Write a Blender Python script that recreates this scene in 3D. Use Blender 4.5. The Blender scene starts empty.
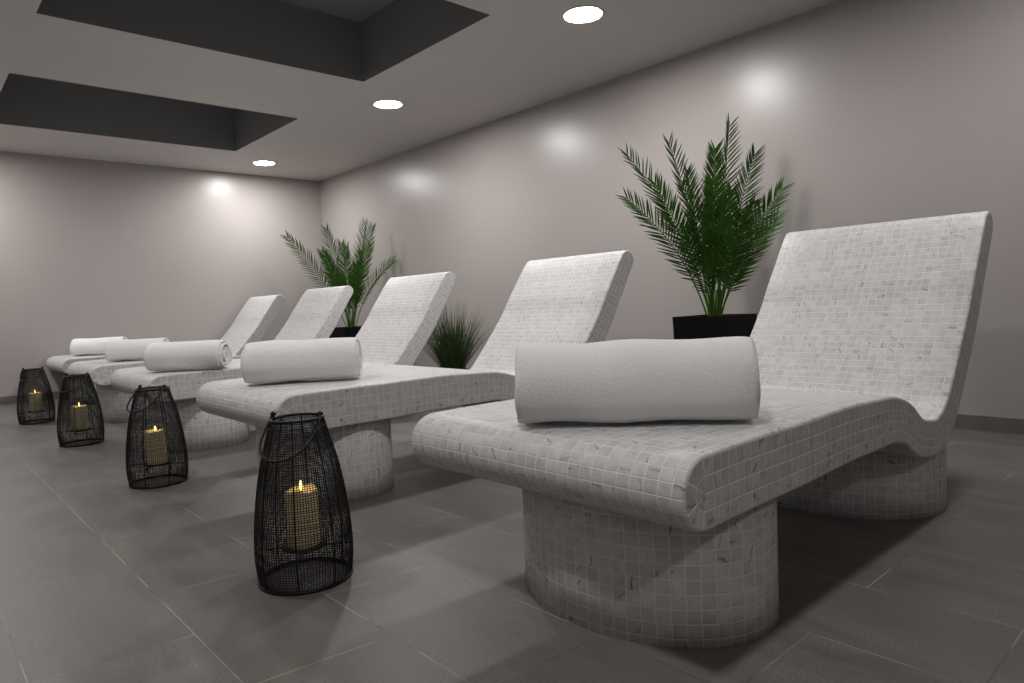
import bpy, math, random
from mathutils import Vector, Matrix

H = 0.70                       # camera height above the floor in metres; layout below is measured in multiples of it
sc = bpy.context.scene
COL = sc.collection
PI = math.pi


def P(x, y, z=0.0):
    """layout units -> metres (z measured from the floor)"""
    return Vector((x * H, y * H, z * H))


# ------------------------------------------------------------------ node helpers
class NT:
    def __init__(self, name):
        self.m = bpy.data.materials.new(name)
        self.m.use_nodes = True
        self.t = self.m.node_tree
        self.t.nodes.clear()
        self.out = self.n('ShaderNodeOutputMaterial')
        self.b = self.n('ShaderNodeBsdfPrincipled')
        self.l(self.b.outputs[0], self.out.inputs[0])

    def n(self, t, **kw):
        nd = self.t.nodes.new(t)
        for k, v in kw.items():
            setattr(nd, k, v)
        return nd

    def l(self, a, b):
        self.t.links.new(a, b)

    def s(self, sock, v):
        if hasattr(v, 'is_linked') or isinstance(v, bpy.types.NodeSocket):
            self.l(v, sock)
        else:
            sock.default_value = v

    def math(self, op, a, b=0.0, c=0.0):
        nd = self.n('ShaderNodeMath', operation=op)
        self.s(nd.inputs[0], a)
        self.s(nd.inputs[1], b)
        self.s(nd.inputs[2], c)
        return nd.outputs[0]

    def mix(self, f, a, b):
        nd = self.n('ShaderNodeMix', data_type='RGBA')
        self.s(nd.inputs[0], f)
        for i, v in ((6, a), (7, b)):
            if isinstance(v, tuple):
                v = (*v, 1.0) if len(v) == 3 else v
            self.s(nd.inputs[i], v)
        return nd.outputs[2]

    def ramp(self, f, stops):
        nd = self.n('ShaderNodeValToRGB')
        e = nd.color_ramp.elements
        while len(e) < len(stops):
            e.new(0.5)
        for el, (p, c) in zip(e, stops):
            el.position = p
            el.color = (*c, 1) if isinstance(c, tuple) else (c, c, c, 1)
        self.l(f, nd.inputs[0])
        return nd.outputs[0]

    def noise(self, vec, scale, detail=4, rough=0.55, dist=0.0):
        nd = self.n('ShaderNodeTexNoise')
        if vec is not None:
            self.l(vec, nd.inputs['Vector'])
        nd.inputs['Scale'].default_value = scale
        nd.inputs['Detail'].default_value = detail
        nd.inputs['Roughness'].default_value = rough
        nd.inputs['Distortion'].default_value = dist
        return nd.outputs[0]

    def bump(self, h, strength, dist):
        nd = self.n('ShaderNodeBump')
        nd.inputs['Strength'].default_value = strength
        nd.inputs['Distance'].default_value = dist
        self.l(h, nd.inputs['Height'])
        self.l(nd.outputs[0], self.b.inputs['Normal'])

    def set(self, **kw):
        for k, v in kw.items():
            k = k.replace('_', ' ')
            sock = self.b.inputs[k]
            if isinstance(v, tuple) and len(v) == 3 and sock.type == 'RGBA':
                v = (*v, 1)
            self.s(sock, v)
        return self


# ------------------------------------------------------------------ materials
def mat_wall():
    m = NT('satin_wall_paint')
    c = m.n('ShaderNodeTexCoord').outputs['Object']
    f = m.noise(c, 1.6, 3)
    m.set(Base_Color=m.mix(f, (0.355, 0.325, 0.312), (0.385, 0.355, 0.342)), Roughness=0.33)
    m.b.inputs['Specular IOR Level'].default_value = 0.5
    m.bump(m.noise(c, 220, 2), 0.02, 0.001)
    return m.m


def mat_ceiling():
    m = NT('ceiling_paint')
    c = m.n('ShaderNodeTexCoord').outputs['Object']
    f = m.noise(c, 2.0, 3)
    m.set(Base_Color=m.mix(f, (0.56, 0.535, 0.52), (0.60, 0.575, 0.56)), Roughness=0.6)
    return m.m


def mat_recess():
    m = NT('dark_recess_grey')
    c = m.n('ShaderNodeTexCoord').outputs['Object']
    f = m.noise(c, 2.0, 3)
    m.set(Base_Color=m.mix(f, (0.19, 0.19, 0.195), (0.21, 0.21, 0.215)), Roughness=0.6)  # recess faces are a darker, more neutral grey than the ceiling
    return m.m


def mat_floor():
    m = NT('stone_floor_tile')
    c = m.n('ShaderNodeTexCoord').outputs['Object']
    sep = m.n('ShaderNodeSeparateXYZ')
    m.l(c, sep.inputs[0])
    comb = m.n('ShaderNodeCombineXYZ')
    skew = m.math('MULTIPLY', m.math('MAXIMUM', m.math('SUBTRACT', 1.05, sep.outputs[0]), 0.0), 0.10)   # the bond creeps towards the walkway
    m.l(m.math('ADD', m.math('SUBTRACT', sep.outputs[1], skew), -0.02 + 0.6 * 40), comb.inputs[0])
    m.l(m.math('ADD', sep.outputs[0], -0.147 + 0.3 * 40), comb.inputs[1])
    br = m.n('ShaderNodeTexBrick')
    br.offset = 0.5
    br.offset_frequency = 2
    br.squash = 1.0
    m.l(comb.outputs[0], br.inputs['Vector'])
    br.inputs['Scale'].default_value = 1.0
    br.inputs['Brick Width'].default_value = 0.6
    br.inputs['Row Height'].default_value = 0.3
    br.inputs['Mortar Size'].default_value = 0.0016
    br.inputs['Mortar Smooth'].default_value = 0.2
    br.inputs['Color1'].default_value = (0.0, 0.0, 0.0, 1)
    br.inputs['Color2'].default_value = (1.0, 1.0, 1.0, 1)
    br.inputs['Mortar'].default_value = (0.5, 0.5, 0.5, 1)
    tile = m.mix(br.outputs['Color'], (0.162, 0.146, 0.135), (0.196, 0.178, 0.166))
    mp = m.n('ShaderNodeMapping')
    mp.inputs['Scale'].default_value = (3.4, 0.9, 1.0)
    m.l(c, mp.inputs[0])
    cloud = m.noise(mp.outputs[0], 2.6, 7, 0.68, 0.5)
    tile = m.mix(m.ramp(cloud, [(0.36, 0.0), (0.64, 1.0)]), m.mix(0.85, tile, (0.112, 0.100, 0.092)), tile)
    fine = m.noise(c, 160, 4, 0.7)
    tile = m.mix(m.ramp(fine, [(0.38, 0.0), (0.62, 0.55)]), tile, (0.074, 0.068, 0.065))
    groutn = m.noise(c, 5, 2)
    grout = m.mix(m.ramp(groutn, [(0.4, 0.0), (0.6, 1.0)]), (0.085, 0.072, 0.06), (0.31, 0.265, 0.205))
    m.set(Base_Color=m.mix(br.outputs['Fac'], tile, grout),
          Roughness=m.math('MULTIPLY_ADD', cloud, 0.2, 0.36))
    m.b.inputs['Specular IOR Level'].default_value = 0.4
    h = m.math('SUBTRACT', m.math('MULTIPLY', fine, 0.25), br.outputs['Fac'])
    m.bump(h, 0.25, 0.0015)
    return m.m


def mat_skirting():
    m = NT('stone_skirting_tile')
    c = m.n('ShaderNodeTexCoord').outputs['Object']
    f = m.noise(c, 14, 5, 0.6)
    m.set(Base_Color=m.mix(f, (0.10, 0.088, 0.078), (0.16, 0.143, 0.13)), Roughness=0.5)
    return m.m


def mat_mosaic():
    """small square marble tiles; UV in metres"""
    pitch = 0.030
    m = NT('marble_mosaic')
    uv = m.n('ShaderNodeUVMap').outputs[0]
    sep = m.n('ShaderNodeSeparateXYZ')
    m.l(uv, sep.inputs[0])
    u = m.math('DIVIDE', sep.outputs[0], pitch)
    v = m.math('DIVIDE', sep.outputs[1], pitch)
    row = m.math('FLOOR', v)
    wn = m.n('ShaderNodeTexWhiteNoise', noise_dimensions='1D')
    m.l(m.math('FLOOR', m.math('MULTIPLY', row, 0.34)), wn.inputs['W'])
    wn2 = m.n('ShaderNodeTexWhiteNoise', noise_dimensions='1D')
    m.l(row, wn2.inputs['W'])
    uu = m.math('ADD', u, m.math('ADD', m.math('MULTIPLY', wn.outputs[0], 0.22),
                                 m.math('MULTIPLY', wn2.outputs[0], 0.07)))
    col = m.math('FLOOR', uu)
    fu = m.math('FRACT', uu)
    fv = m.math('FRACT', v)
    du = m.math('MINIMUM', fu, m.math('SUBTRACT', 1.0, fu))
    dv = m.math('MINIMUM', fv, m.math('SUBTRACT', 1.0, fv))
    d = m.math('MINIMUM', du, dv)
    tilem = m.n('ShaderNodeMapRange', interpolation_type='SMOOTHSTEP')
    m.l(d, tilem.inputs[0])
    tilem.inputs[1].default_value = 0.028
    tilem.inputs[2].default_value = 0.062
    tm = tilem.outputs[0]
    # per-tile random
    cc = m.n('ShaderNodeCombineXYZ')
    m.l(col, cc.inputs[0])
    m.l(row, cc.inputs[1])
    r = m.n('ShaderNodeTexWhiteNoise', noise_dimensions='3D')
    m.l(cc.outputs[0], r.inputs['Vector'])
    # per-tile veins
    off = m.n('ShaderNodeVectorMath', operation='MULTIPLY_ADD')
    m.l(r.outputs['Color'], off.inputs[0])
    off.inputs[1].default_value = (9, 9, 9)
    m.l(uv, off.inputs[2])
    rs = m.n('ShaderNodeSeparateColor')
    m.l(r.outputs['Color'], rs.inputs[0])
    th = m.math('MULTIPLY_ADD', rs.outputs[0], 2.3, -1.9)        # veins mostly slant one way
    wob = m.noise(off.outputs[0], 40, 3, 0.6)
    dist = m.math('ADD', m.math('MULTIPLY', m.math('SUBTRACT', fu, 0.5), m.math('COSINE', th)),
                  m.math('MULTIPLY', m.math('SUBTRACT', fv, 0.5), m.math('SINE', th)))
    dist = m.math('ADD', dist, m.math('MULTIPLY', m.math('SUBTRACT', rs.outputs[1], 0.5), 0.7))
    dist = m.math('ADD', dist, m.math('MULTIPLY', m.math('SUBTRACT', wob, 0.5), 0.9))
    vein = m.ramp(m.math('ABSOLUTE', dist), [(0.0, 1.0), (0.11, 0.0)])
    patch = m.noise(off.outputs[0], 45, 2)
    vein = m.math('MULTIPLY', vein, m.ramp(patch, [(0.38, 0.0), (0.52, 1.0)]))
    pick = m.n('ShaderNodeMapRange')
    m.l(rs.outputs[2], pick.inputs[0])
    pick.inputs[1].default_value = 0.62
    pick.inputs[2].default_value = 0.96
    vein = m.math('MULTIPLY', vein, pick.outputs[0])
    base = m.mix(r.outputs['Value'], (0.525, 0.53, 0.535), (0.605, 0.61, 0.615))
    cloud = m.noise(off.outputs[0], 30, 4, 0.6)
    base = m.mix(m.ramp(cloud, [(0.42, 0.0), (0.75, 0.7)]), base, (0.37, 0.37, 0.365))
    base = m.mix(m.math('MULTIPLY', vein, 0.95), base, (0.12, 0.11, 0.10))
    base = m.mix(tm, (0.76, 0.75, 0.73), base)
    m.set(Base_Color=base, Roughness=m.math('MULTIPLY_ADD', tm, -0.27, 0.75))
    m.b.inputs['Specular IOR Level'].default_value = 0.35
    m.bump(tm, 0.7, 0.002)
    return m.m


def mat_towel():
    m = NT('white_terry')
    c = m.n('ShaderNodeTexCoord').outputs['Object']
    f = m.noise(c, 300, 4, 0.7)
    g = m.noise(c, 110, 3, 0.6)
    m.set(Base_Color=m.mix(f, (0.90, 0.90, 0.905), (0.95, 0.95, 0.955)), Roughness=0.95)
    m.b.inputs['Specular IOR Level'].default_value = 0.1
    m.b.inputs['Sheen Weight'].default_value = 0.35
    m.b.inputs['Sheen Roughness'].default_value = 0.6
    m.bump(m.math('ADD', f, m.math('MULTIPLY', g, 0.7)), 0.75, 0.007)
    return m.m


def mat_plain(name, c1, c2, rough, scale=20, metallic=0.0, spec=0.5, bump=0.0):
    m = NT(name)
    c = m.n('ShaderNodeTexCoord').outputs['Object']
    f = m.noise(c, scale, 3)
    m.set(Base_Color=m.mix(f, c1, c2), Roughness=rough, Metallic=metallic)
    m.b.inputs['Specular IOR Level'].default_value = spec
    if bump:
        m.bump(f, bump, 0.002)
    return m.m


def mat_leaf(name, c1, c2, c3):
    m = NT(name)
    c = m.n('ShaderNodeTexCoord').outputs['Object']
    f = m.noise(c, 9, 3)
    f2 = m.noise(c, 70, 2)
    col = m.mix(m.ramp(f, [(0.35, 0.0), (0.65, 1.0)]), c1, c2)
    col = m.mix(m.ramp(f2, [(0.5, 0.0), (0.75, 0.6)]), col, c3)
    m.set(Base_Color=col, Roughness=0.45)
    m.b.inputs['Specular IOR Level'].default_value = 0.35
    return m.m


def mat_emit(name, color, strength):
    m = NT(name)
    m.set(Base_Color=color, Roughness=0.5)
    m.b.inputs['Emission Color'].default_value = (*color, 1)
    m.b.inputs['Emission Strength'].default_value = strength
    return m.m


M = dict(
    wall=mat_wall(), ceiling=mat_ceiling(), recess=mat_recess(), floor=mat_floor(), skirt=mat_skirting(),
    mosaic=mat_mosaic(), towel=mat_towel(),
    wire=mat_plain('black_wire', (0.004, 0.004, 0.004), (0.007, 0.0065, 0.0065), 0.5, 60, 0.0, 0.25),
    wax=mat_plain('cream_wax', (0.82, 0.68, 0.36), (0.88, 0.75, 0.44), 0.5, 30),
    wick=mat_plain('burnt_wick', (0.02, 0.015, 0.01), (0.04, 0.03, 0.02), 0.9, 80),
    pot=mat_plain('black_planter', (0.003, 0.003, 0.003), (0.005, 0.005, 0.005), 0.5, 8, 0.0, 0.15),
    soil=mat_plain('dark_soil', (0.012, 0.009, 0.007), (0.04, 0.03, 0.022), 0.95, 90, bump=0.8),
    frond=mat_leaf('palm_green', (0.018, 0.066, 0.005), (0.045, 0.14, 0.010), (0.105, 0.24, 0.024)),
    stalk=mat_leaf('palm_stalk_green', (0.05, 0.10, 0.022), (0.09, 0.15, 0.035), (0.12, 0.17, 0.05)),
    grass=mat_leaf('grass_green', (0.02, 0.045, 0.010), (0.05, 0.095, 0.022), (0.10, 0.14, 0.05)),
    trim=mat_plain('white_light_trim', (0.7, 0.69, 0.67), (0.75, 0.74, 0.72), 0.4),
    lamp=mat_emit('light_diffuser_glow', (1.0, 0.98, 0.962), 250.0),
    lamp_low=mat_emit('low_diffuser_glow', (1.0, 0.98, 0.962), 95.0),
    lamp_dim=mat_emit('dimmed_diffuser_glow', (1.0, 0.98, 0.962), 130.0),
    flame=mat_emit('flame_glow', (1.0, 0.60, 0.16), 5.0),
)


# ------------------------------------------------------------------ mesh helpers
class MB:
    def __init__(self):
        self.v, self.f, self.uv, self.mi = [], [], [], []
        self.has_uv = False

    def vert(self, p):
        self.v.append(tuple(p))
        return len(self.v) - 1

    def face(self, idx, uv=None, mi=0):
        self.f.append(tuple(idx))
        self.uv.append(uv)
        self.mi.append(mi)
        if uv:
            self.has_uv = True

    def grid(self, pts, uvs=None, closed_u=False, flip=False, mi=0):
        """pts[i][j]"""
        n, k = len(pts), len(pts[0])
        ids = [[self.vert(p) for p in r] for r in pts]
        for i in range(n - (0 if closed_u else 1)):
            i2 = (i + 1) % n
            for j in range(k - 1):
                q = [(i, j), (i2, j), (i2, j + 1), (i, j + 1)]
                if flip:
                    q = q[::-1]
                uv = None
                if uvs:
                    uv = [uvs[a if not (closed_u and a == 0 and i == n - 1) else n][b] for a, b in q]
                self.face([ids[a][b] for a, b in q], uv, mi)
        return ids

    def box(self, lo, hi, mi=0):
        x0, y0, z0 = lo
        x1, y1, z1 = hi
        i = [self.vert(p) for p in ((x0, y0, z0), (x1, y0, z0), (x1, y1, z0), (x0, y1, z0),
                                    (x0, y0, z1), (x1, y0, z1), (x1, y1, z1), (x0, y1, z1))]
        for q in ((3, 2, 1, 0), (4, 5, 6, 7), (0, 1, 5, 4), (1, 2, 6, 5), (2, 3, 7, 6), (3, 0, 4, 7)):
            self.face([i[a] for a in q], None, mi)

    def tube(self, pts, r, n=6, closed=False, caps=True):
        pts = [Vector(p) for p in pts]
        rs = r if isinstance(r, (list, tuple)) else [r] * len(pts)
        rings = []
        up = None
        N = len(pts)
        for i, p in enumerate(pts):
            if closed:
                t = pts[(i + 1) % N] - pts[i - 1]
            else:
                t = pts[min(i + 1, N - 1)] - pts[max(i - 1, 0)]
            t.normalize()
            if up is None:
                up = Vector((0, 0, 1)) if abs(t.z) < 0.9 else Vector((1, 0, 0))
            up = (up - t * up.dot(t)).normalized()
            b = t.cross(up)
            rings.append([self.vert(p + (up * math.cos(2 * PI * k / n) + b * math.sin(2 * PI * k / n)) * rs[i])
                          for k in range(n)])
        for i in range(N if closed else N - 1):
            a, c = rings[i], rings[(i + 1) % N]
            for k in range(n):
                self.face([a[k], a[(k + 1) % n], c[(k + 1) % n], c[k]])
        if caps and not closed:
            self.face(rings[0][::-1])
            self.face(rings[-1])

    def lathe(self, prof, n=32, cap0=True, cap1=True, cx=0, cy=0):
        rings = []
        for r, z in prof:
            rings.append([self.vert((cx + r * math.cos(2 * PI * k / n), cy + r * math.sin(2 * PI * k / n), z))
                          for k in range(n)])
        for a, c in zip(rings, rings[1:]):
            for k in range(n):
                self.face([a[k], a[(k + 1) % n], c[(k + 1) % n], c[k]])
        if cap0:
            self.face(rings[0][::-1])
        if cap1:
            self.face(rings[-1])

    def build(self, name, mats, parent=None, smooth=False, link=True):
        me = bpy.data.meshes.new(name)
        me.from_pydata(self.v, [], self.f)
        for m in (mats if isinstance(mats, (list, tuple)) else [mats]):
            me.materials.append(m)
        if any(self.mi):
            for p, k in zip(me.polygons, self.mi):
                p.material_index = k
        if self.has_uv:
            ul = me.uv_layers.new(name='UVMap')
            for p, uv in zip(me.polygons, self.uv):
                if uv:
                    for li, c in zip(p.loop_indices, uv):
                        ul.data[li].uv = c
        if smooth:
            me.polygons.foreach_set('use_smooth', [True] * len(me.polygons))
        me.update()
        o = bpy.data.objects.new(name, me)
        COL.objects.link(o)
        if parent:
            o.parent = parent
        return o


def tag(o, label, cat, group=None, kind=None):
    if label:
        o['label'] = label
    if cat:
        o['category'] = cat
    if group:
        o['group'] = group
    if kind:
        o['kind'] = kind
    return o


def thing(name, label, cat, loc, group=None, rz=0.0):
    o = bpy.data.objects.new(name, None)
    o.empty_display_size = 0.1
    COL.objects.link(o)
    o.location = loc
    o.rotation_euler = (0, 0, rz)
    return tag(o, label, cat, group)


def kids(o):
    return [c for c in bpy.data.objects if c.parent is o]


def dup(root, loc, label, rz=None, scale=None):
    def rec(o, par):
        c = o.copy()
        COL.objects.link(c)
        if par is not None:
            c.parent = par
        for k in kids(o):
            rec(k, c)
        return c
    r = rec(root, None)
    r.location = loc
    if rz is not None:
        r.rotation_euler = (0, 0, rz)
    if scale:
        r.scale = scale
    r['label'] = label
    return r


def struct(o):
    o['kind'] = 'structure'
    return o


# ------------------------------------------------------------------ room
XL, XR = -1.05, 5.443
YB, YF = -3.4, 10.647
ZC = 3.171


def quad(name, pts, m):
    mb = MB()
    mb.face([mb.vert(p) for p in pts])
    return struct(mb.build(name, m))


quad('floor', [P(XL, YB), P(XR, YB), P(XR, YF), P(XL, YF)], M['floor'])
quad('wall_right', [P(XR, YB, 0), P(XR, YB, ZC), P(XR, YF, ZC), P(XR, YF, 0)], M['wall'])
quad('wall_far', [P(XL, YF, 0), P(XR, YF, 0), P(XR, YF, ZC), P(XL, YF, ZC)], M['wall'])
quad('wall_left', [P(XL, YB, 0), P(XL, YF, 0), P(XL, YF, ZC), P(XL, YB, ZC)], M['wall'])
quad('wall_back', [P(XL, YB, 0), P(XL, YB, ZC), P(XR, YB, ZC), P(XR, YB, 0)], M['wall'])

TR = [(0.895, 3.49, 3.95, 5.82), (0.895, 3.53, 7.32, 9.22)]
TD = 0.55                                    # recess depth


def build_ceiling():
    mb = MB()
    xs = sorted({XL, XR, 0.895, 3.49, 3.53})
    ys = sorted({YB, YF, 3.95, 5.82, 7.32, 9.22})
    for x0, x1 in zip(xs, xs[1:]):
        for y0, y1 in zip(ys, ys[1:]):
            cx, cy = (x0 + x1) / 2, (y0 + y1) / 2
            if any(a < cx < b and c < cy < d for a, b, c, d in TR):
                continue
            mb.face([mb.vert(p) for p in (P(x0, y0, ZC), P(x0, y1, ZC), P(x1, y1, ZC), P(x1, y0, ZC))])
    for a, b, c, d in TR:
        t = ZC + TD
        for q in ([(a, c), (b, c)], [(b, c), (b, d)], [(b, d), (a, d)], [(a, d), (a, c)]):
            (x0, y0), (x1, y1) = q
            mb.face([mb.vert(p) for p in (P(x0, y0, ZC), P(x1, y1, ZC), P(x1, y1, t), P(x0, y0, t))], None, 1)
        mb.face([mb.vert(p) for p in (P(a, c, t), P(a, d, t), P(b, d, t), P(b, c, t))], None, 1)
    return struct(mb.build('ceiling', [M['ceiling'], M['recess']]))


build_ceiling()


def skirting(name, lo, hi, axis):
    mb = MB()
    L = 0.6
    a0, a1 = lo[axis], hi[axis]
    n = int(math.ceil((a1 - a0) / L))
    for i in range(n):
        l2, h2 = list(lo), list(hi)
        l2[axis] = a0 + i * L + 0.001
        h2[axis] = min(a0 + (i + 1) * L - 0.001, a1)
        if h2[axis] > l2[axis]:
            mb.box(l2, h2)
    return struct(mb.build(name, M['skirt']))


BT = 0.010
BH = 0.10 * H
skirting('baseboard_far', (XL * H + BT, YF * H - BT, 0), (XR * H - BT, YF * H, BH), 0)
skirting('baseboard_right', (XR * H - BT, YB * H, 0), (XR * H, YF * H, BH), 1)
skirting('baseboard_left', (XL * H, YB * H, 0), (XL * H + BT, YF * H, BH), 1)


# ------------------------------------------------------------------ ceiling lights
def make_light(glow='lamp'):
    t = thing('ceiling_light', '', 'ceiling light', P(0, 0, ZC), 'round recessed ceiling lights')
    R = 0.102
    mb = MB()
    mb.lathe([(R, 0.0), (R + 0.012, -0.001), (R + 0.012, -0.004), (R + 0.002, -0.007), (R - 0.003, -0.006), (R - 0.003, -0.002)],
             48, False, False)
    mb.build('trim_ring', M['trim'], t, True)
    mb = MB()
    mb.lathe([(R - 0.002, -0.003), (R * 0.8, -0.0045), (R * 0.4, -0.0055), (0.004, -0.006)], 48, False, True)
    for k, f in enumerate(mb.f):
        mb.f[k] = f
    mb.build('diffuser', M[glow], t, True)
    return t


LIGHTS = [
    (4.05, 3.52, 'round ceiling light beside the nearer ceiling recess, largest in view'),
    (4.06, 6.30, 'round ceiling light between the two ceiling recesses'),
    (4.12, 9.72, 'round ceiling light closest to the far wall'),
    (4.05, 0.74, 'round ceiling light above the nearest tiled lounger'),
    (0.35, 9.72, 'round ceiling light in the corner by the far wall and the lantern side'),
    (0.35, 6.30, 'round ceiling light above the third wire lantern'),
    (0.35, 3.52, 'round ceiling light above the walkway by the nearest lantern'),
    (0.35, 0.74, 'round ceiling light above the walkway short of the nearest lantern'),
    (0.35, -2.04, 'round ceiling light at the end of the walkway away from the far wall'),
]
proto = {}
for x, y, lab in LIGHTS:
    g = 'lamp_low' if y < 0 else 'lamp' if (x > 2 and y > 1) or y > 9 else 'lamp_dim'        # some are dimmed
    if g not in proto:
        proto[g] = make_light(g)
        proto[g].location = P(x, y, ZC)
        proto[g]['label'] = lab
    else:
        dup(proto[g], P(x, y, ZC), lab)


# ------------------------------------------------------------------ tiled lounger
CL = [(1.470, 0.510), (1.60, 0.512), (1.75, 0.513), (2.0, 0.512), (2.35, 0.516), (2.58, 0.510), (2.76, 0.503), (2.905, 0.466),
      (3.03, 0.398), (3.15, 0.368), (3.28, 0.366), (3.422, 0.430), (3.537, 0.548), (3.640, 0.672), (3.728, 0.782), (3.805, 0.888),
      (3.87, 0.995), (3.95, 1.115), (4.02, 1.225), (4.065, 1.286)]
TH = [0.196, 0.197, 0.197, 0.196, 0.192, 0.186, 0.176, 0.166, 0.158, 0.157, 0.157, 0.158, 0.160, 0.160, 0.160, 0.158, 0.156, 0.152, 0.146, 0.14]
LW = 1.00                                     # width


def catmull(pts, per):
    out = []
    n = len(pts)
    for i in range(n - 1):
        p0, p1, p2, p3 = pts[max(i - 1, 0)], pts[i], pts[i + 1], pts[min(i + 2, n - 1)]
        for k in range(per):
            t = k / per
            out.append(tuple(0.5 * ((2 * b) + (-a + c) * t + (2 * a - 5 * b + 4 * c - d) * t * t + (-a + 3 * b - 3 * c + d) * t ** 3)
                             for a, b, c, d in zip(p0, p1, p2, p3)))
    out.append(tuple(pts[-1]))
    return out


def make_lounger():
    t = thing('tiled_lounger', '', 'lounger', (0, 0, 0), 'mosaic tiled loungers in a row')
    cl = catmull([(x, z, th) for (x, z), th in zip(CL, TH)], 7)
    pts = [Vector((x * H, z * H)) for x, z, _ in cl]
    ths = [c[2] * H for c in cl]
    N = len(pts)
    tan = []
    for i in range(N):
        d = pts[min(i + 1, N - 1)] - pts[max(i - 1, 0)]
        tan.append(d.normalized())
    nor = [Vector((-d.y, d.x)) for d in tan]        # points to the upper / front side
    s = [0.0]
    for i in range(1, N):
        s.append(s[-1] + (pts[i] - pts[i - 1]).length)
    # closed outline: (point, inward direction info) running nose -> top -> crest -> underside -> nose
    K = 14

    def outline(inset):
        o = []
        for i in range(N):
            o.append(pts[i] + nor[i] * (ths[i] / 2 - inset))
        c, r = pts[-1], ths[-1] / 2 - inset
        for k in range(1, K):
            a = PI / 2 - PI * k / K
            o.append(c + tan[-1] * math.cos(a) * r + nor[-1] * math.sin(a) * r)
        for i in range(N - 1, -1, -1):
            o.append(pts[i] - nor[i] * (ths[i] / 2 - inset))
        c, r = pts[0], ths[0] / 2 - inset
        for k in range(1, K):
            a = -PI / 2 - PI * k / K
            o.append(c + tan[0] * math.cos(a) * r + nor[0] * math.sin(a) * r)
        return o

    B = 0.006
    o0 = outline(0.0)
    o1 = outline(B * 0.30)
    o2 = outline(B)
    L = len(o0)
    arc = [0.0]
    for i in range(1, L + 1):
        arc.append(arc[-1] + (o0[i % L] - o0[i - 1]).length)
    ph = round(arc[-1] * 30 / 26.0 / 0.030) * 0.030 - arc[-1]
    W = LW * H
    mb = MB()
    ystops = [(0.0, o2), (B * 0.30, o1), (B, o0)]
    ny = 6
    rows = [(y, o) for y, o in ystops] + [(B + (W - 2 * B) * k / ny, o0) for k in range(1, ny)] + \
           [(W - y, o) for y, o in reversed(ystops)]
    def wide(x, y):                            # the foot end is a little wider than the head end
        f = 1.155 - 0.130 * min(max((x / H - 1.4) / 2.6, 0), 1)
        return y * f * H / W

    grid = [[(o[i % L].x, wide(o[i % L].x, y), o[i % L].y) for y, o in rows] for i in range(L)]
    TS = 30 / 26.0                             # the top is laid with slightly smaller tiles than the plinths
    uvs = [[((y + 0.003) * TS, arc[i] * (arc[-1] + ph) / arc[-1]) for y, o in rows] for i in range(L + 1)]
    mb.grid(grid, uvs, closed_u=True)
    # side faces: rows of tiles follow the curve, hairpin round the nose and the crest
    for y, flip in ((0.0, False), (W, True)):
        RR = 5
        pitch = 0.030

        def side(p, r, T):
            return r / T * 4 * pitch if T else 0
        for sgn in (1, -1):
            g, uv = [], []
            for i in range(N):
                half = ths[i] / 2 - B
                g.append([(*(pts[i] + nor[i] * (sgn * half * k / RR)).to_tuple(), ) for k in range(RR + 1)])
                uv.append([(s[i] * 1.12, (sgn * (k / RR) * 2 + 100) * pitch) for k in range(RR + 1)])
            g = [[(a, wide(a, y), b) for a, b in r] for r in g]
            mb.grid(g, uv, flip=(flip ^ (sgn > 0)) ^ True)
        for c, d, nn, half, s0, e in ((pts[0], -tan[0], nor[0], ths[0] / 2 - B, s[0], -1), (pts[-1], tan[-1], nor[-1], ths[-1] / 2 - B, s[-1], 1)):
            g, uv = [], []
            for k in range(K + 1):
                a = PI / 2 - PI * k / K
                g.append([c + d * (math.cos(a) * half * q / RR) + nn * (math.sin(a) * half * q / RR) for q in range(RR + 1)])
                uv.append([(s0 * 1.12 + e * (k / K) * half * 1.6, ((q / RR) * 2 + 100) * pitch) for q in range(RR + 1)])
            g = [[(p.x, wide(p.x, y), p.y) for p in r] for r in g]
            mb.grid(g, uv, flip=(flip ^ (e > 0)) ^ True)
    bed = mb.build('bed', M['mosaic'], t)
    bed.data.polygons.foreach_set('use_smooth', [True] * len(bed.data.polygons))
    # merge coincident verts, recalc normals
    import bmesh
    bm = bmesh.new()
    bm.from_mesh(bed.data)
    bmesh.ops.remove_doubles(bm, verts=bm.verts, dist=1e-5)
    bmesh.ops.recalc_face_normals(bm, faces=bm.faces)
    for f in bm.faces:
        f.smooth = abs(f.normal.y) < 0.98
    bm.to_mesh(bed.data)
    bm.free()

    def underside(x):
        best = None
        for i in range(N - 1):
            a = pts[i] - nor[i] * (ths[i] / 2)
            b = pts[i + 1] - nor[i + 1] * (ths[i + 1] / 2)
            if min(a.x, b.x) - 1e-9 <= x <= max(a.x, b.x) + 1e-9 and abs(b.x - a.x) > 1e-9:
                z = a.y + (b.y - a.y) * (x - a.x) / (b.x - a.x)
                best = z if best is None else min(best, z)
        return best

    def pedestal(cx, cy, a, b, zt):
        mb = MB()
        n = 96
        ring = [(cx + a * math.cos(2 * PI * k / n), cy + b * math.sin(2 * PI * k / n)) for k in range(n)]
        arc = [0.0]
        for k in range(n):
            p, q = Vector(ring[k]), Vector(ring[(k + 1) % n])
            arc.append(arc[-1] + (q - p).length * H)
        tot = arc[-1]
        m = round(tot / 0.030) * 0.030 / tot
        g, uv = [], []
        for k in range(n):
            x, y = ring[k][0] * H, ring[k][1] * H
            top = zt(x)
            zs = [0.0, 0.1, top]
            g.append([(x, y, z) for z in zs])
        for k in range(n + 1):
            x = ring[k % n][0] * H
            uv.append([(arc[k] * m, z + 0.012 + 3.0) for z in (0.0, 0.1, zt(x))])
        ids = mb.grid(g, uv, closed_u=True)
        mb.face([ids[k][2] for k in range(n)])
        mb.face([ids[k][0] for k in range(n)][::-1])
        return mb.build('pedestal', M['mosaic'], t, True)

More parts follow.
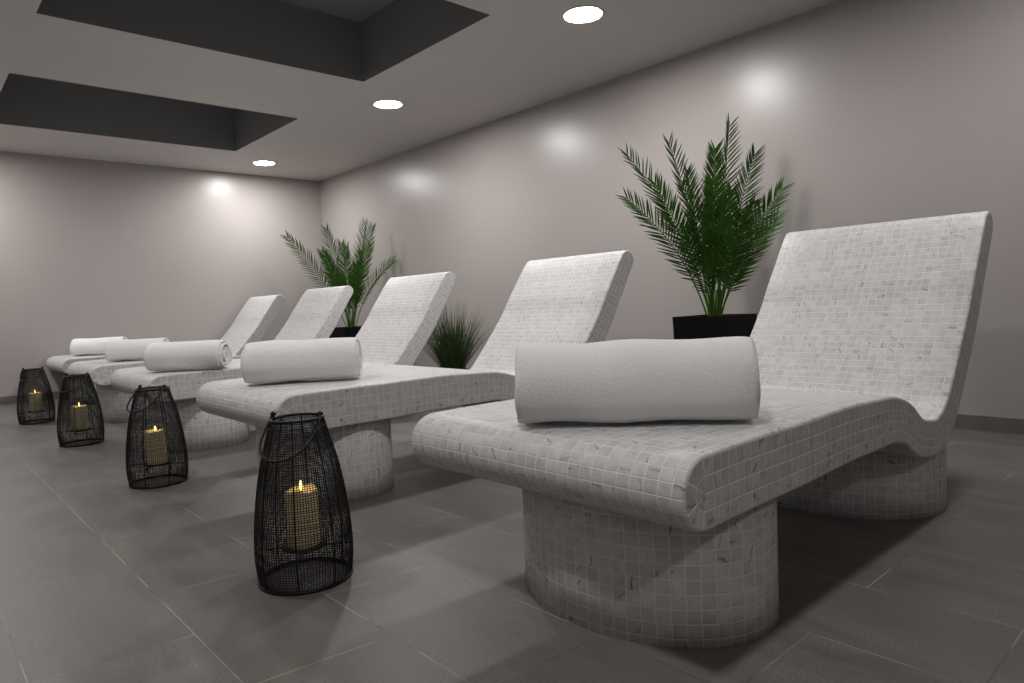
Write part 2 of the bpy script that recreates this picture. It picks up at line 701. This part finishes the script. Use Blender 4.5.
    pedestal(1.857, 0.502, 0.35, 0.455, lambda x: (underside(x) or 0.29) + 0.010)

    def rear_top(x):
        u = underside(x)
        return min(u if u else 9, 0.75) + 0.010
    pedestal(3.39, 0.495, 0.38, 0.475, rear_top)
    return t


LG = make_lounger()
LABS = ['white marble mosaic lounger nearest the camera, seen whole with both pedestals',
        'white marble mosaic lounger second from the camera, its foot end behind the nearest lantern',
        'white marble mosaic lounger in the middle of the row of five',
        'white marble mosaic lounger fourth from the camera, one short of the far wall',
        'white marble mosaic lounger at the far end of the row, beside the far wall']
# (y, dx, height factor): the tiler's set-out differs a little from lounger to lounger
LPOS = [(0.925, -0.010, 1.0), (3.13, -0.065, 0.996), (5.25, -0.08, 0.979), (7.30, -0.045, 0.953), (9.46, 0.06, 0.932)]
LG.location = P(LPOS[0][1], LPOS[0][0], 0)
LG['label'] = LABS[0]
for (y, dx, sz), lab in list(zip(LPOS, LABS))[1:]:
    dup(LG, P(dx, y, 0), lab, scale=(1, 1, sz))
TOP = 0.611                                   # top of the foot slab


# ------------------------------------------------------------------ rolled towels
def make_towel(name, label, loc, rz, length, R, seed, turns=4.2, sag=0.90):
    rnd = random.Random(seed)
    r0 = 0.010
    nt = 150
    th_end = 2 * PI * turns
    pitch = (R - r0) / turns
    th0 = -PI / 2 - th_end - 0.7
    nl = 40
    amp = [(rnd.uniform(-1, 1), rnd.uniform(2, 5), rnd.uniform(0, 6.28)) for _ in range(4)]

    def cross(a, r):
        # squash the roll a little under its own weight and flatten its foot
        x = r * math.cos(th0 + a) * 1.05
        z = r * math.sin(th0 + a) * sag
        return x, z

    zmin = -R * sag * 0.93
    rows_o, rows_i = [], []
    for i in range(nt + 1):
        a = th_end * i / nt
        ro = r0 + pitch * (a / (2 * PI)) + pitch * 0.40
        ri = ro - pitch * 0.80
        layer = math.sin(a * 0.5 + seed) * 0.006 + math.sin(a * 1.7 + seed * 2) * 0.003
        ro_, ri_ = [], []
        for j in range(nl + 1):
            q = j / nl
            e = min(q, 1 - q) * length
            y = (q - 0.5) * (length + 2 * layer)
            soft = 1 - 0.5 * math.exp(-e / 0.012)     # rounded selvedge
            w = sum(k * math.sin(f * (q * 3.1) + p + a * 0.35) for k, f, p in amp) * 0.0024
            dro = ro + w - pitch * 0.40 * (1 - soft)
            dri = ri + w + pitch * 0.40 * (1 - soft)
            for rr, dst in ((dro, ro_), (max(dri, 0.003), ri_)):
                x, z = cross(a, rr)
                if z < zmin:
                    z = zmin + (z - zmin) * 0.12
                dst.append((y, x + 0.004 * math.sin(3 * q + seed), z - zmin + 0.004))
        rows_o.append(ro_)
        rows_i.append(ri_)
    mb = MB()
    io = mb.grid(rows_o)
    ii = mb.grid(rows_i, flip=True)
    for i in range(nt):
        for j in (0, nl):
            q = [io[i][j], io[i + 1][j], ii[i + 1][j], ii[i][j]]
            mb.face(q if j else q[::-1])
    for i in (0, nt):
        for j in range(nl):
            mb.face([io[i][j], io[i][j + 1], ii[i][j + 1], ii[i][j]])
    o = mb.build(name, M['towel'], None, True)
    import bmesh
    bm = bmesh.new()
    bm.from_mesh(o.data)
    bmesh.ops.recalc_face_normals(bm, faces=bm.faces)
    bm.to_mesh(o.data)
    bm.free()
    o.location = loc
    o.rotation_euler = (0, 0, rz)
    return tag(o, label, 'towel', 'rolled white towels on the loungers')


TOWELS = [
    ((1.735, 1.355), -50, 0.505, 0.102, 'thick rolled white towel on the nearest lounger'),
    ((1.71, 3.66), -34, 0.43, 0.095, 'rolled white towel on the second lounger from the camera'),
    ((1.64, 5.46), -42, 0.385, 0.088, 'rolled white towel with its spiral end showing, on the middle lounger'),
    ((1.83, 7.68), -36, 0.385, 0.087, 'rolled white towel on the fourth lounger from the camera'),
    ((1.92, 9.87), -34, 0.42, 0.087, 'rolled white towel on the lounger beside the far wall'),
]
for i, ((x, y), deg, ln, r, lab) in enumerate(TOWELS):
    top = 0.6115 * LPOS[i][2]
    make_towel('rolled_towel', lab, P(x, y, top) + Vector((0, 0, -0.003)), math.radians(deg), ln, r, 3 + i * 7)


# ------------------------------------------------------------------ wire lanterns
LP = [(0.166, 0.0), (0.172, 0.07), (0.177, 0.16), (0.176, 0.25), (0.172, 0.36), (0.164, 0.48), (0.154, 0.60), (0.141, 0.72), (0.125, 0.82),
      (0.108, 0.92), (0.096, 1.0)]
LH = 0.60 * H


def lr(q):
    for (r0, a), (r1, b) in zip(LP, LP[1:]):
        if a <= q <= b:
            return (r0 + (r1 - r0) * (q - a) / (b - a)) * H
    return LP[-1][0] * H


def make_lantern():
    t = thing('wire_lantern', '', 'lantern', (0, 0, 0), 'black wire lanterns on the floor')
    rnd = random.Random(5)
    mb = MB()                                  # fine woven wire skin
    nr = 72
    for k in range(1, nr):
        q = k / nr
        r = lr(q)
        tilt = rnd.uniform(-1, 1) * 0.0012
        ph = rnd.uniform(0, 6.28)
        mb.tube([(r * math.cos(a), r * math.sin(a), q * LH + 0.004 + tilt * math.sin(a + ph)) for a in
                 [2 * PI * i / 40 for i in range(40)]], rnd.uniform(0.0010, 0.0014), 3, True)
    nv = 104
    for k in range(nv):
        a = 2 * PI * k / nv + rnd.uniform(-0.008, 0.008)
        mb.tube([(lr(i / 14) * math.cos(a), lr(i / 14) * math.sin(a), 0.004 + LH * i / 14) for i in range(15)], 0.0010, 3, False, False)
    mb.build('wire_mesh', M['wire'], t)
    mb = MB()                                  # heavy hoops and uprights
    for q, rr in ((0.0, 0.0045), (1.0, 0.004), (0.955, 0.0014)):
        r = lr(q)
        mb.tube([(r * math.cos(a), r * math.sin(a), 0.0045 + LH * q) for a in [2 * PI * i / 56 for i in range(56)]], rr, 8, True)
    for k in range(8):
        a = 2 * PI * k / 8 + 0.35
        mb.tube([(lr(i / 16) * 1.004 * math.cos(a), lr(i / 16) * 1.004 * math.sin(a), 0.0045 + LH * i / 16) for i in range(17)], 0.0022, 6)
    mb.build('frame', M['wire'], t, True)
    zp = 0.125 * H                             # candle plate on cross bars
    mb = MB()
    mb.lathe([(0.050, zp - 0.004), (0.056, zp - 0.004), (0.060, zp + 0.006), (0.057, zp + 0.006), (0.053, zp), (0.004, zp)], 40, True, True)
    for k in range(4):
        a = PI / 2 * k + 0.35
        r = lr(zp / LH)
        mb.tube([(0.045 * math.cos(a), 0.045 * math.sin(a), zp - 0.004), (r * math.cos(a), r * math.sin(a), zp - 0.004)], 0.0022, 6)
    mb.build('candle_plate', M['wire'], t, True)
    for sgn in (1, -1):                        # lugs the handle hooks into
        mb = MB()
        r = lr(1.0)
        c = Vector((sgn * r, 0, LH + 0.0045))
        mb.tube([c + Vector((0, 0, -0.012)), c + Vector((0, 0, 0.012)), c + Vector((0, 0, 0.018))], [0.0042, 0.0042, 0.0028], 8)
        mb.tube([c + Vector((-0.007, 0, 0.012)), c + Vector((0.007, 0, 0.012))], 0.0042, 8)
        mb.build('lug', M['wire'], t, True)
    mb = MB()                                  # hinged handle hanging down against the skin
    r = lr(1.0) + 0.002
    pts = []
    for i in range(29):
        a = PI * i / 28
        lat = r * math.cos(a) * (1 + 0.30 * math.sin(a))
        drop = 0.100 * math.sin(a) ** 0.8
        outw = drop * 0.42 + 0.072 * math.sin(a)
        pts.append((lat, -outw, LH + 0.016 - drop))
    mb.tube(pts, 0.0036, 8)
    mb.build('handle', M['wire'], t, True)
    return t


def make_candle():
    t = thing('pillar_candle', '', 'candle', (0, 0, 0), 'lit pillar candles inside the lanterns')
    hgt = 0.150
    R = 0.0415
    mb = MB()
    n = 40
    rings = []
    prof = [(R * 0.97, 0.0), (R, 0.004), (R, hgt * 0.5), (R, hgt - 0.012), (R * 0.985, hgt - 0.003), (R * 0.93, hgt), (R * 0.86, hgt - 0.003),
            (R * 0.6, hgt - 0.011), (R * 0.2, hgt - 0.014), (0.001, hgt - 0.014)]
    for j, (r, z) in enumerate(prof):
        rings.append([mb.vert((r * math.cos(2 * PI * k / n), r * math.sin(2 * PI * k / n),
                               z + (0.003 * math.sin(2 * PI * k / n * 2 + 0.6) + 0.002 * math.sin(2 * PI * k / n * 5)) * (1 if 4 <= j <= 6 else 0)))
                      for k in range(n)])
    for a, c in zip(rings, rings[1:]):
        for k in range(n):
            mb.face([a[k], a[(k + 1) % n], c[(k + 1) % n], c[k]])
    mb.face(rings[0][::-1])
    mb.face(rings[-1])
    mb.build('wax_body', M['wax'], t, True)
    mb = MB()
    mb.tube([(0, 0, hgt - 0.016), (0.0005, 0, hgt - 0.008), (0.001, 0, hgt - 0.002)], 0.0016, 6)
    mb.build('wick', M['wick'], t, True)
    mb = MB()
    mb.lathe([(0.001, hgt - 0.005), (0.0036, hgt + 0.000), (0.0048, hgt + 0.005), (0.0040, hgt + 0.011), (0.0020, hgt + 0.018), (0.0005, hgt + 0.024)], 14)
    mb.build('flame', M['flame'], t, True)
    ld = bpy.data.lights.new('candle_light', 'POINT')
    ld.energy = 0.05
    ld.color = (1.0, 0.62, 0.22)
    ld.shadow_soft_size = 0.006
    lo = bpy.data.objects.new('candle_light', ld)
    COL.objects.link(lo)
    lo.parent = t
    lo.location = (0, 0, hgt + 0.040)
    return t


LANT = [
    ((1.092, 2.425), 35, 0.97, 'black wire lantern nearest the camera, in front of the nearest two loungers', 'lit pillar candle inside the nearest wire lantern'),
    ((1.138, 4.53), 30, 0.95, 'black wire lantern second from the camera, handle drooping at its side', 'lit pillar candle inside the second wire lantern'),
    ((1.085, 6.52), 46, 0.925, 'black wire lantern third from the camera, between the middle and fourth loungers', 'lit pillar candle inside the third wire lantern'),
    ((1.018, 8.36), 60, 0.89, 'black wire lantern farthest from the camera, close to the far wall', 'lit pillar candle inside the farthest wire lantern'),
]
LN = CN = None
for (x, y), rz, s, lab, clab in LANT:
    az = math.radians(-42 + rz - 35 - 12)
    if LN is None:
        LN = make_lantern()
        LN.location = P(x, y)
        LN.rotation_euler = (0, 0, az)
        LN['label'] = lab
        CN = make_candle()
        CN.location = P(x, y) + Vector((0, 0, 0.125 * H))
        CN['label'] = clab
    else:
        dup(LN, P(x, y), lab, az, (s, s, s))
        dup(CN, P(x, y) + Vector((0, 0, 0.125 * H * s)), clab, az, (s, s, s))


# ------------------------------------------------------------------ palms
def make_pot(t, w, hgt, taper, wall=0.018):
    mb = MB()

    def sq(hw, z):
        return [mb.vert(p) for p in ((-hw, -hw, z), (hw, -hw, z), (hw, hw, z), (-hw, hw, z))]
    b, tp = w / 2 * taper, w / 2
    seq = [sq(b, 0), sq(tp, hgt), sq(tp - wall, hgt), sq(tp - wall - 0.004, hgt - 0.05)]
    for a, c in zip(seq, seq[1:]):
        for k in range(4):
            mb.face([a[k], a[(k + 1) % 4], c[(k + 1) % 4], c[k]])
    mb.face(seq[0][::-1])
    mb.face(seq[-1])
    mb.build('pot', M['pot'], t)
    mb = MB()
    rnd = random.Random(3)
    n = 10
    hw = tp - wall - 0.003
    mb.grid([[(-hw + 2 * hw * i / n, -hw + 2 * hw * j / n, hgt - 0.028 + rnd.uniform(-.006, .006)) for j in range(n + 1)] for i in range(n + 1)], flip=False)
    mb.build('soil', M['soil'], t)


def bez(a, b, c, n):
    return [a * (1 - t) ** 2 + b * (2 * t * (1 - t)) + c * t * t for t in [i / n for i in range(n + 1)]]


def make_frond(t, base, tip, bow, leaf, seed, face, n_leaf=28):
    """one feather frond: stalk plus two ranks of narrow leaflets"""
    rnd = random.Random(seed)
    mid = base.lerp(tip, 0.55) + bow
    c = bez(base, mid, tip, 26)
    mb = MB()
    mb.tube(c, [0.0042 * (1 - 0.85 * i / 26) + 0.0006 for i in range(27)], 6)
    L = (tip - base).length
    start = 0.30

    def at(q):
        f = q * 26
        i = min(int(f), 25)
        p = c[i].lerp(c[i + 1], f - i)
        return p, (c[min(i + 2, 26)] - c[max(i - 1, 0)]).normalized()
    for k in range(n_leaf):
        q = start + (0.985 - start) * (k / (n_leaf - 1))
        p, d = at(q)
        side = d.cross(face)
        if side.length < 1e-3:
            side = d.cross(Vector((1, 0, 0)))
        side.normalize()
        up = side.cross(d).normalized()
        w = math.sin(PI * (0.14 + 0.76 * ((q - start) / (1 - start)) ** 0.85)) ** 0.75
        ln = leaf * (0.22 + 0.78 * w)
        ang = math.radians(48 - 22 * (q - start) / (1 - start))
        for sg in (1, -1):
            a = ang + rnd.uniform(-.07, .07)
            l2 = ln * rnd.uniform(0.9, 1.06)
            dr = d * math.cos(a) + side * (sg * math.sin(a)) + up * rnd.uniform(0.22, 0.42)
            dr.normalize()
            sag = Vector((0, 0, -1)) * l2 * rnd.uniform(0.03, 0.10)
            wd = d.cross(dr).cross(dr)
            wdir = (dr.cross(up)).normalized()
            hw = leaf * 0.032
            pp = p + d * rnd.uniform(-.003, .003)
            prev = None
            for u, ww in ((0.0, 0.35), (0.25, 1.0), (0.55, 0.85), (0.82, 0.45), (1.0, 0.03)):
                ctr = pp + dr * (l2 * u) + sag * u * u
                ids = [mb.vert(ctr + wdir * (hw * ww)), mb.vert(ctr - up * (hw * ww * 0.35)), mb.vert(ctr - wdir * (hw * ww))]
                if prev:
                    mb.face([prev[0], prev[1], ids[1], ids[0]])
                    mb.face([prev[1], prev[2], ids[2], ids[1]])
                prev = ids
    return mb.build('frond', M['frond'], t)


VIEW = Vector((0.669, 0.741, 0.0)).normalized()     # the palms' display side faces the walkway
LAT = Vector((0.741, -0.669, 0.0)).normalized()


def make_palm(label, loc, w, hgt, taper, tips, leaf, seed, rz=0.0):
    t = thing('potted_palm', label, 'plant', loc, 'potted palms behind the loungers')
    make_pot(t, w, hgt, taper)
    rnd = random.Random(seed)
    mb = MB()
    for k in range(5):                        # cluster of sheathed stems
        a = 2 * PI * k / 5 + 0.4
        r = 0.022
        b = Vector((r * math.cos(a), r * math.sin(a), hgt - 0.045))
        e = b + Vector((0.018 * math.cos(a), 0.018 * math.sin(a), 0.17 + 0.04 * rnd.random()))
        mb.tube([b, b.lerp(e, 0.5), e], [0.010, 0.008, 0.005], 8)
    mb.build('stem', M['stalk'], t, True)
    for k, (lx, dz, dep, bx, bz) in enumerate(tips):
        base = LAT * (lx * 0.05) + VIEW * (dep * 0.05) + Vector((rnd.uniform(-.02, .02), rnd.uniform(-.02, .02), hgt - 0.04))
        tip = LAT * (lx * 0.97) + VIEW * dep + Vector((0, 0, hgt + dz * 0.975))
        bow = LAT * bx + Vector((0, 0, bz))
        d = (tip - base).normalized()
        inward = Vector((0, 0, 1)) - d * d.z       # fronds turn their upper side towards the plant's axis
        fdir = (inward * 0.6 - VIEW * 0.8 + LAT * rnd.uniform(-.35, .35)).normalized()
        make_frond(t, base, tip, bow, leaf, seed * 50 + k, fdir)
    return t


# tips: lateral offset, height over the pot rim, depth offset, bow sideways, bow upwards (metres)
TIPS1 = [
    (-0.505, 0.93, -0.10, 0.12, 0.02), (-0.485, 0.71, 0.06, 0.14, 0.03), (-0.235, 1.01, 0.02, 0.05, 0.0), (0.115, 1.09, 0.0, -0.02, 0.0),
    (0.235, 0.905, -0.06, -0.03, 0.02), (0.345, 0.69, -0.16, -0.10, 0.0), (0.30, 0.53, -0.2, -0.09, -0.02), (-0.02, 0.92, -0.16, 0.0, 0.0),
    (-0.22, 0.72, -0.18, 0.06, 0.02), (0.06, 0.80, 0.16, 0.02, 0.0), (-0.10, 0.86, 0.14, 0.02, 0.02), (0.16, 0.74, 0.12, -0.03, 0.0),
    (-0.30, 0.80, 0.12, 0.06, 0.0), (0.02, 0.64, -0.20, 0.0, 0.02), (-0.12, 0.58, -0.2, 0.03, 0.0), (0.20, 0.62, -0.12, -0.04, 0.0),
    (0.05, 0.96, 0.1, 0.0, 0.0), (-0.05, 0.74, -0.12, 0.02, 0.0), (0.10, 0.56, -0.22, 0.0, 0.0), (-0.20, 0.50, -0.16, 0.04, 0.0),
]
make_palm('large potted palm in a square black planter behind the nearest lounger', P(4.945, 3.01), 0.335, 0.583, 0.90, TIPS1, 0.150, 11)
TIPS2 = [
    (-0.60, 0.96, -0.05, 0.10, 0.05), (-0.20, 1.03, 0.0, 0.04, 0.0), (0.20, 1.08, 0.05, -0.02, 0.0), (0.30, 1.02, -0.08, -0.04, 0.02),
    (0.50, 0.66, -0.05, -0.12, 0.10), (-0.29, 0.80, 0.10, 0.06, 0.0), (0.03, 0.82, -0.14, 0.0, 0.0), (-0.08, 0.88, 0.12, 0.0, 0.0),
    (0.12, 0.78, 0.14, 0.0, 0.0), (-0.15, 0.64, -0.15, 0.03, 0.0), (0.18, 0.60, -0.12, -0.03, 0.0), (0.06, 0.66, 0.12, 0.0, 0.0),
    (0.0, 0.50, -0.2, 0.0, 0.0), (0.24, 0.84, 0.05, -0.03, 0.0), (-0.20, 0.74, -0.1, 0.04, 0.0),
]
make_palm('potted palm near the far corner, partly hidden by the middle and fourth loungers', P(4.93, 8.93), 0.335, 0.53, 0.90, TIPS2, 0.155, 23)


# ------------------------------------------------------------------ grass plant
def make_grass():
    t = thing('potted_grass', 'bushy dark green grass plant against the wall, between the second and middle loungers', 'plant', P(4.68, 6.20))
    mb = MB()
    mb.lathe([(0.085, 0.0), (0.105, 0.19), (0.110, 0.20), (0.100, 0.20), (0.096, 0.17), (0.004, 0.17)], 36, True, True)
    mb.build('pot', M['pot'], t, True)
    rnd = random.Random(9)
    mb = MB()
    for k in range(780):
        a = rnd.uniform(0, 2 * PI)
        r0 = 0.075 * math.sqrt(rnd.random())
        b = Vector((r0 * math.cos(a), r0 * math.sin(a), 0.165))
        lean = rnd.uniform(0.02, 0.80)
        a2 = a + rnd.uniform(-.7, .7)
        ln = rnd.uniform(0.36, 0.60) * (1 - 0.10 * lean)
        out = Vector((math.cos(a2), math.sin(a2), 0))
        tip = b + out * (ln * math.sin(lean)) + Vector((0, 0, ln * math.cos(lean)))
        mid = b.lerp(tip, 0.5) + Vector((0, 0, 0.05 * lean)) - out * (0.04 * lean)
        c = bez(b, mid, tip, 6)
        wd = out.cross(Vector((0, 0, 1))).normalized() if rnd.random() < .5 else Vector((rnd.uniform(-1, 1), rnd.uniform(-1, 1), 0)).normalized()
        hw = rnd.uniform(0.0015, 0.0028)
        prev = None
        for i, p in enumerate(c):
            w = hw * (1 - (i / 6) ** 2 * 0.93)
            ids = [mb.vert(p + wd * w), mb.vert(p - wd * w)]
            if prev:
                mb.face([prev[0], prev[1], ids[1], ids[0]])
            prev = ids
    mb.build('foliage', M['grass'], t)
    return t


make_grass()

# ------------------------------------------------------------------ camera, world, colour management
cam = bpy.data.cameras.new('camera')
cam.sensor_width = 36.0
cam.lens = 682.9987697658363 / 1024 * 36
cam.clip_start = 0.02
co = bpy.data.objects.new('camera', cam)
COL.objects.link(co)
yaw, pitch, roll = (math.radians(a) for a in (42.0890883, -3.20288761, -2.4395016))
F = Vector((math.sin(yaw) * math.cos(pitch), math.cos(yaw) * math.cos(pitch), math.sin(pitch)))
R0 = Vector((math.cos(yaw), -math.sin(yaw), 0))
U0 = R0.cross(F)
R = R0 * math.cos(roll) + U0 * math.sin(roll)
U = -R0 * math.sin(roll) + U0 * math.cos(roll)
mw = Matrix.Identity(4)
for i in range(3):
    mw[i][0], mw[i][1], mw[i][2] = R[i], U[i], -F[i]
mw[2][3] = H
co.matrix_world = mw
sc.camera = co

w = bpy.data.worlds.new('world')
w.use_nodes = True
w.node_tree.nodes['Background'].inputs[0].default_value = (0.02, 0.02, 0.022, 1)
w.node_tree.nodes['Background'].inputs[1].default_value = 0.2
sc.world = w

sc.view_settings.view_transform = 'Standard'
sc.view_settings.look = 'None'
sc.view_settings.gamma = 1.0
sc.view_settings.use_curve_mapping = False
sc.view_settings.exposure = 0.15
sc.cycles.use_denoising = True
sc.cycles.max_bounces = 10
sc.cycles.diffuse_bounces = 6
sc.cycles.sample_clamp_indirect = 8.0
